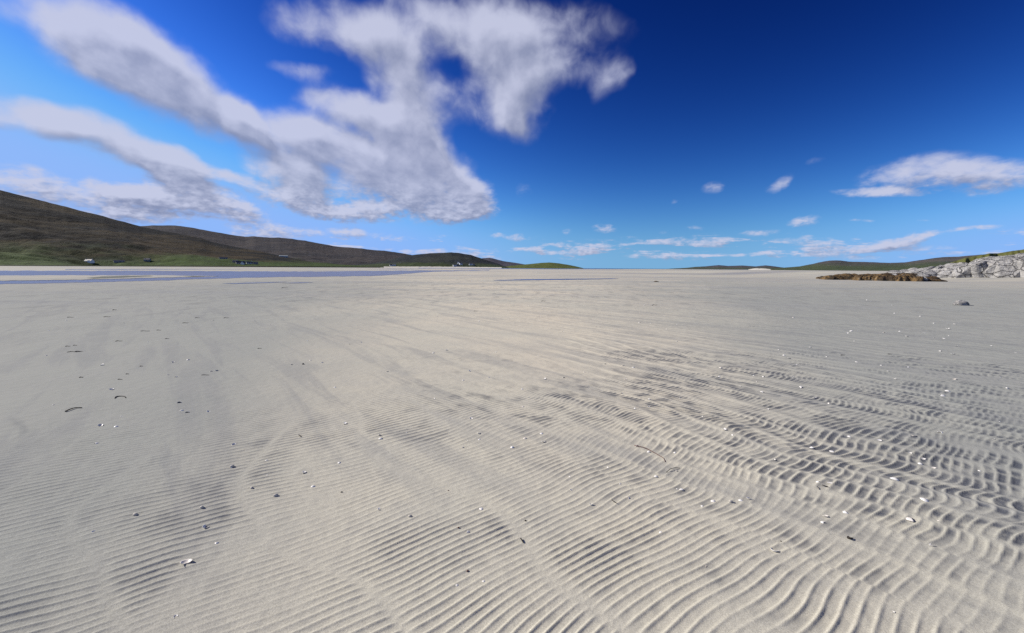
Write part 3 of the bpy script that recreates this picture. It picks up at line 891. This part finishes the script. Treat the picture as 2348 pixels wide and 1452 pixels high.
# ------------------------------------------------------------------ shells, stones, twigs, weed on the sand
def shell_material():
    t = new_mat('shell')
    p = t.obj
    n = t.noise(p, 60, 3)
    rnd = t.n('ShaderNodeObjectInfo').outputs['Random']
    c = t.mix(t.mrange(n, .4, .7, 0, .5), (.82, .80, .76), (.66, .58, .48))
    c = t.mix(t.mrange(rnd, .75, .95, 0, .5), c, (.55, .46, .36))
    t.set(Base_Color=c, Roughness=.45, Specular_IOR_Level=.4)
    return t.m


M_SHELL = shell_material()


def shell_mesh(nrib=13, dish=False):
    """one valve: ribbed dome fanning from the hinge"""
    V, Fc = [], []
    nr, na = 6, nrib * 2
    for i in range(nr + 1):
        f = i / nr
        for j in range(na + 1):
            a = math.pi * (-.12 + 1.24 * j / na)
            rad = (.5 + .06 * math.cos(2 * (a - math.pi / 2))) * f
            cx, cy = rad * math.cos(a) * 1.05, -.38 + rad * math.sin(a) * 1.35 + .12 * (1 - f)
            dome = .30 * (1 - f ** 2.2) * (1 if f > .0 else 1) + (.012 if j % 2 else -.006) * f
            V.append((cx, cy, dome * (1 if not dish else -1) + (.30 if dish else 0)))
    for i in range(nr):
        for j in range(na):
            a = i * (na + 1) + j
            q = (a, a + na + 1, a + na + 2, a + 1)
            Fc.append(q)
    me = bpy.data.meshes.new('shell')
    me.from_pydata(V, [], Fc); me.polygons.foreach_set('use_smooth', [True] * len(me.polygons))
    me.materials.append(M_SHELL)
    # a thin inner skin gives the valve its thickness
    bm = bmesh.new(); bm.from_mesh(me); bmesh.ops.remove_doubles(bm, verts=bm.verts, dist=.002)
    bmesh.ops.recalc_face_normals(bm, faces=bm.faces[:])
    bmesh.ops.solidify(bm, geom=bm.faces[:], thickness=.03)
    bm.to_mesh(me); bm.free()
    me.polygons.foreach_set('use_smooth', [True] * len(me.polygons))
    return me


SH = [shell_mesh(11), shell_mesh(8), shell_mesh(11, True)]


def shell(x, y, size, label, group, which=None, tilt=.25):
    o = bpy.data.objects.new('shell', SH[random.randrange(3) if which is None else which]); C.objects.link(o)
    o.location = (x, y, sz(x, y) - .002 + size * .02)
    o.scale = (size, size * random.uniform(.75, 1.0), size * random.uniform(.7, 1.0))
    o.rotation_euler = (random.uniform(-tilt, tilt), random.uniform(-tilt, tilt), random.uniform(0, 6.28))
    return tag(o, label, 'shell', group)


BIG = [  # photo pixel, size in metres, label
 (2055, 1099, .055, 'large white valve alone on smooth sand at the edge of dark ripples', 0),
 (2122, 1147, .050, 'white domed shell among the darkest ripple streaks', 0),
 (2083, 1185, .058, 'elongated white shell lying beside a dark streaked hollow', 0),
 (1776, 1258, .042, 'slim white shell fragment tilted on rippled sand near a small dark pebble', 2),
 (1907, 1031, .042, 'clean white shell on the sandy ridge between ripple lanes', 0),
 (1896, 1178, .036, 'thin white shell edge showing just above a smaller white shell', 2),
 (1886, 1190, .030, 'small white shell just below a thin shell edge', 0),
 (1638, 1143, .036, 'white shell lying at the end of a dark wavy ripple', 0),
 (1697, 1141, .032, 'white shell caught against the edge of a curled ripple', 1),
 (1716, 1137, .034, 'narrow white shell on the pale sand beside the curled ripple', 2),
 (1902, 1103, .034, 'curved white shell beside two dark twigs', 2),
 (1242, 990, .040, 'round white shell on the fine straight ripples', 0),
 (1104, 1161, .032, 'white shell perched on a smooth ripple crest', 0),
 (1489, 1031, .034, 'white shell beside a thin curved weed stem', 0),
 (1442, 1136, .032, 'white shell half buried on a smooth sand patch between ripples', 1),
 (469, 1208, .036, 'bright white broken shell at the end of a dark ripple', 2),
 (425, 1288, .055, 'open oval shell rim half sunk in grey sand', 2),
 (717, 1111, .036, 'pale shell casting a short shadow on faint ripples', 0),
 (871, 1002, .040, 'brown-and-white shell pair on the sand', 1),
 (1746, 896, .050, 'long white shell on the pale ridge far among dark ripples', 0),
 (1662, 983, .045, 'white shell fragments scattered on a smooth ridge', 2),
 (2175, 898, .060, 'flat white shell on the smooth grey sand', 0),
 (2163, 908, .060, 'second flat white shell just below another on smooth grey sand', 0),
 (2158, 990, .050, 'small white shell by a sandy ridge among dark dots', 0),
 (412, 923, .050, 'white shell with a dark hollow on the smooth grey sand', 1),
 (430, 945, .045, 'white shell with a long shadow on smooth grey sand', 0),
 (1460, 1017, .035, 'white shell by a tuft of dark weed', 1),
]
for (px, py, size, lab, w) in BIG:
    g = ground(px, py); shell(g.x, g.y, size, lab, None, w)
# small ones, nothing but their place tells them apart
SMALL_PX = [(495, 852), (484, 853), (405, 866), (398, 832), (431, 827), (236, 838), (257, 894), (223, 1016), (265, 979), (231, 976), (419, 941), (477, 943), (712, 828), (740, 833), (801, 792), (829, 787),
 (668, 838), (792, 968), (767, 888), (535, 1018), (610, 1054), (698, 1079), (778, 1057), (530, 1069), (996, 912), (993, 811), (1023, 805), (1122, 865), (1078, 851), (1198, 891), (1249, 869), (1098, 737),
 (1296, 676), (1466, 740), (1453, 843), (1387, 834), (1339, 854), (1428, 839), (1435, 868), (1426, 901), (1488, 913), (1456, 935), (1487, 930), (1293, 866), (1063, 871), (888, 853), (1080, 955), (1097, 990),
 (1200, 930), (1099, 1003), (1062, 1021), (1246, 1009), (1174, 1022), (1205, 1001), (1394, 1065), (1503, 1087), (1515, 1215), (1610, 1154), (1075, 1213), (942, 1177), (1786, 802), (1858, 796), (1950, 760), (2062, 760),
 (2026, 763), (2120, 764), (2174, 755), (2188, 745), (2142, 742), (2080, 772), (2163, 778), (2195, 795), (2110, 725), (2052, 718), (1988, 688), (2080, 662), (2046, 700), (1893, 706), (1820, 728), (1800, 684), (1912, 747),
 (1943, 764), (2155, 805), (2183, 812), (2190, 870), (2053, 868), (1963, 829), (1895, 818), (1826, 836), (1810, 820), (1797, 813), (1650, 862), (1750, 862), (1653, 843), (1900, 922), (1836, 885), (1838, 887), (1871, 910),
 (1949, 1000), (2088, 1037), (2116, 1051), (2140, 1073), (2108, 1063), (2018, 1010), (1860, 1024), (1680, 993), (1612, 951), (1558, 910), (1547, 1032), (1565, 1118), (1937, 1170), (2095, 1000), (1875, 1100), (2036, 851)]
for (px, py) in SMALL_PX:
    g = ground(px, py)
    d = math.hypot(g.x, g.y)
    shell(g.x, g.y, min(.065, .018 + .0032 * d) * random.uniform(.85, 1.2), 'small white shell scattered singly on the rippled sand', 'small shells on the sand', random.choice((0, 1, 2)))
for _ in range(110):
    a = R(random.uniform(-50, 50)); d = 1.9 + 17 * random.random() ** 1.3
    if random.random() < .45 and a < 0: continue
    x, y = d * math.sin(a), d * math.cos(a)
    shell(x, y, random.uniform(.010, .018) + .0016 * d, 'small white shell scattered singly on the rippled sand', 'small shells on the sand')

M_DARK = simple_mat('dark_pebble', (.045, .035, .028), .4, 30, .5, .4)
M_TWIG = simple_mat('twig_bark', (.028, .022, .018), .4, 40, .7, .3)
M_RED = simple_mat('red_weed', (.10, .028, .020), .4, 30, .5, .4)
M_PEB = simple_mat('grey_pebble', (.52, .48, .42), .35, 30, .7, .3)
for (px, py, s_, m, lab) in [
 (1791, 1235, .009, M_DARK, 'tiny round black pebble on smooth sand near the slim shell'),
 (1676, 1145, .026, M_PEB, 'brown-grey pebble beside the white shell at the ripple end'),
 (577, 1116, .024, M_PEB, 'small dark-sided pebble on faint grey ripples'),
 (632, 1133, .030, M_PEB, 'rounded pebble at the head of a hollowed ripple'),
 (463, 1163, .022, M_PEB, 'small pebble at a step between ripple patches'),
 (310, 1179, .030, M_PEB, 'pebble beside a long dark ripple shadow'),
 (532, 1069, .030, M_PEB, 'pebble with a short dark streak on the grey sand'),
 (940, 1178, .024, M_PEB, 'pebble perched on a straight ripple crest'),
 (1205, 1187, .014, M_DARK, 'dark speck of pebble on a smooth wide ripple'),
 (1028, 1119, .010, M_RED, 'tiny red-brown pebble on a ripple flank'),
 (1051, 1205, .012, M_RED, 'tiny rust-red pebble near broken shell bits'),
 (1072, 1302, .014, M_RED, 'dark red pebble between deep ripple hollows'),
 (783, 1123, .014, M_DARK, 'dark little pebble on pale ripples'),
 (870, 995, .022, M_PEB, 'brown pebble touching the shell pair'),
 (1552, 1074, .018, M_PEB, 'tan pebble under the thin dark weed stem'),
 (695, 837, .040, M_DARK, 'dark pebble on the distant smooth sand')]:
    g = ground(px, py); tag(lump('pebble', (g.x, g.y, sz(g.x, g.y) + s_ * .12), (s_ * .5, s_ * .38, s_ * .32), m, int(px), random.random() * 3, 2), lab, 'pebble')


def tube(name, pts, r0_, r1_, mat, label, cat, group=None, sides=6):
    """thin stem lying on the sand: pts in photo pixels with a lift above the sand"""
    P = []
    for (px, py, lift) in pts:
        g = ground(px, py); P.append(Vector((g.x, g.y, sz(g.x, g.y) + lift)))
    o0 = P[0].copy(); n = len(P)
    V, Fc = [], []
    for i, p in enumerate(P):
        tdir = (P[min(n - 1, i + 1)] - P[max(0, i - 1)]).normalized()
        sx = tdir.cross(Vector((0, 0, 1))).normalized(); sy = sx.cross(tdir)
        rad = r0_ + (r1_ - r0_) * i / (n - 1)
        for k in range(sides):
            a = 2 * math.pi * k / sides
            V.append(p - o0 + (sx * math.cos(a) + sy * math.sin(a)) * rad)
    for i in range(n - 1):
        for k in range(sides):
            a = i * sides + k; b = i * sides + (k + 1) % sides
            Fc.append((a, b, b + sides, a + sides))
    Fc.append(tuple(range(sides))[::-1]); Fc.append(tuple((n - 1) * sides + k for k in range(sides)))
    o = mesh_obj(name, V, Fc, mat); o.location = o0
    return tag(o, label, cat, group)


tube('twig', [(1194, 1229, .006), (1197, 1234, .007), (1200, 1238, .004)], .004, .003, M_TWIG, 'short black twig on a smooth ripple crest', 'twig')
tube('twig', [(1886, 1108, .006), (1893, 1111, .008), (1900, 1113, .004)], .003, .0022, M_TWIG, 'short dark twig lying across ripple hollows by the curved shell', 'twig')
tube('twig', [(1874, 1112, .005), (1877, 1116, .006), (1879, 1119, .003)], .002, .0015, M_TWIG, 'thinner dark twig upright beside the twig by the curved shell', 'twig')
tube('seaweed_frond', [(1945, 1228, .006), (1950, 1232, .010), (1957, 1229, .004)], .008, .002, M_TWIG, 'small black scrap of weed among blotted ripples', 'seaweed')
tube('seaweed', [(150, 946, .006), (158, 943, .010), (166, 940, .010), (174, 938, .008), (188, 937, .004)], .006, .004, M_TWIG, 'long dark weed stem curving over smooth grey sand', 'seaweed')
tube('seaweed', [(264, 915, .002), (265, 912.5, .005), (270, 910.6, .004), (278, 910, .003), (286, 911, .004), (289, 914, .002)], .006, .004, M_TWIG, 'curled dark weed stem looped on smooth grey sand', 'seaweed')
tube('seaweed', [(1528, 1077, .004), (1538, 1072, .012), (1548, 1069, .012), (1559, 1068, .004)], .0022, .0016, M_TWIG, 'thin bent weed stem arched above the ripples', 'seaweed')
tube('seaweed', [(1455, 1017, .004), (1463, 1020, .008), (1475, 1022, .006), (1486, 1026, .006), (1500, 1033, .004), (1512, 1040, .006), (1522, 1046, .004), (1526, 1053, .003)], .003, .002, M_RED, 'reddish trailing weed strand between two white shells', 'seaweed')
tube('seaweed', [(685, 995, .004), (688, 997, .006), (690, 999, .003)], .004, .003, M_TWIG, 'short dark weed bit on pale sand', 'seaweed')
tube('seaweed', [(1500, 1143, .003), (1403, 1142, .006), (1408, 1146, .006), (1414, 1150, .003)][1:], .0025, .002, M_TWIG, 'thin root-like weed stem at the rim of a sand hollow', 'seaweed')
# small strands of dark weed stranded on the smooth sand to the left
for (px, py, w) in [(161, 728, 8), (245, 727, 9), (262, 710, 5), (452, 730, 6), (518, 730, 6), (425, 742, 8), (332, 761, 12), (364, 759, 6), (272, 783, 9), (155, 794, 6), (172, 792, 5), (168, 807, 18), (180, 806, 10),
                    (595, 801, 5), (324, 841, 4), (275, 871, 6), (186, 866, 5), (292, 859, 4), (383, 778, 5), (1246, 691, 6), (1090, 714, 5), (652, 660, 8), (470, 862, 10), (1500, 700, 6), (2040, 812, 5), (1932, 814, 5)]:
    k = random.uniform(.2, .9)
    g = ground(px, py); d = math.hypot(g.x, g.y)
    tube('weed_strand', [(px - w * .8, py + k, .002), (px - w * .3, py - k * .8, .004), (px + w * .4, py + k * .5, .003), (px + w, py - k * .6, .001)], .0006 * d, .0003 * d, M_TWIG,
         'small dark strand of weed stranded on smooth grey sand', 'seaweed', 'stranded weed bits')
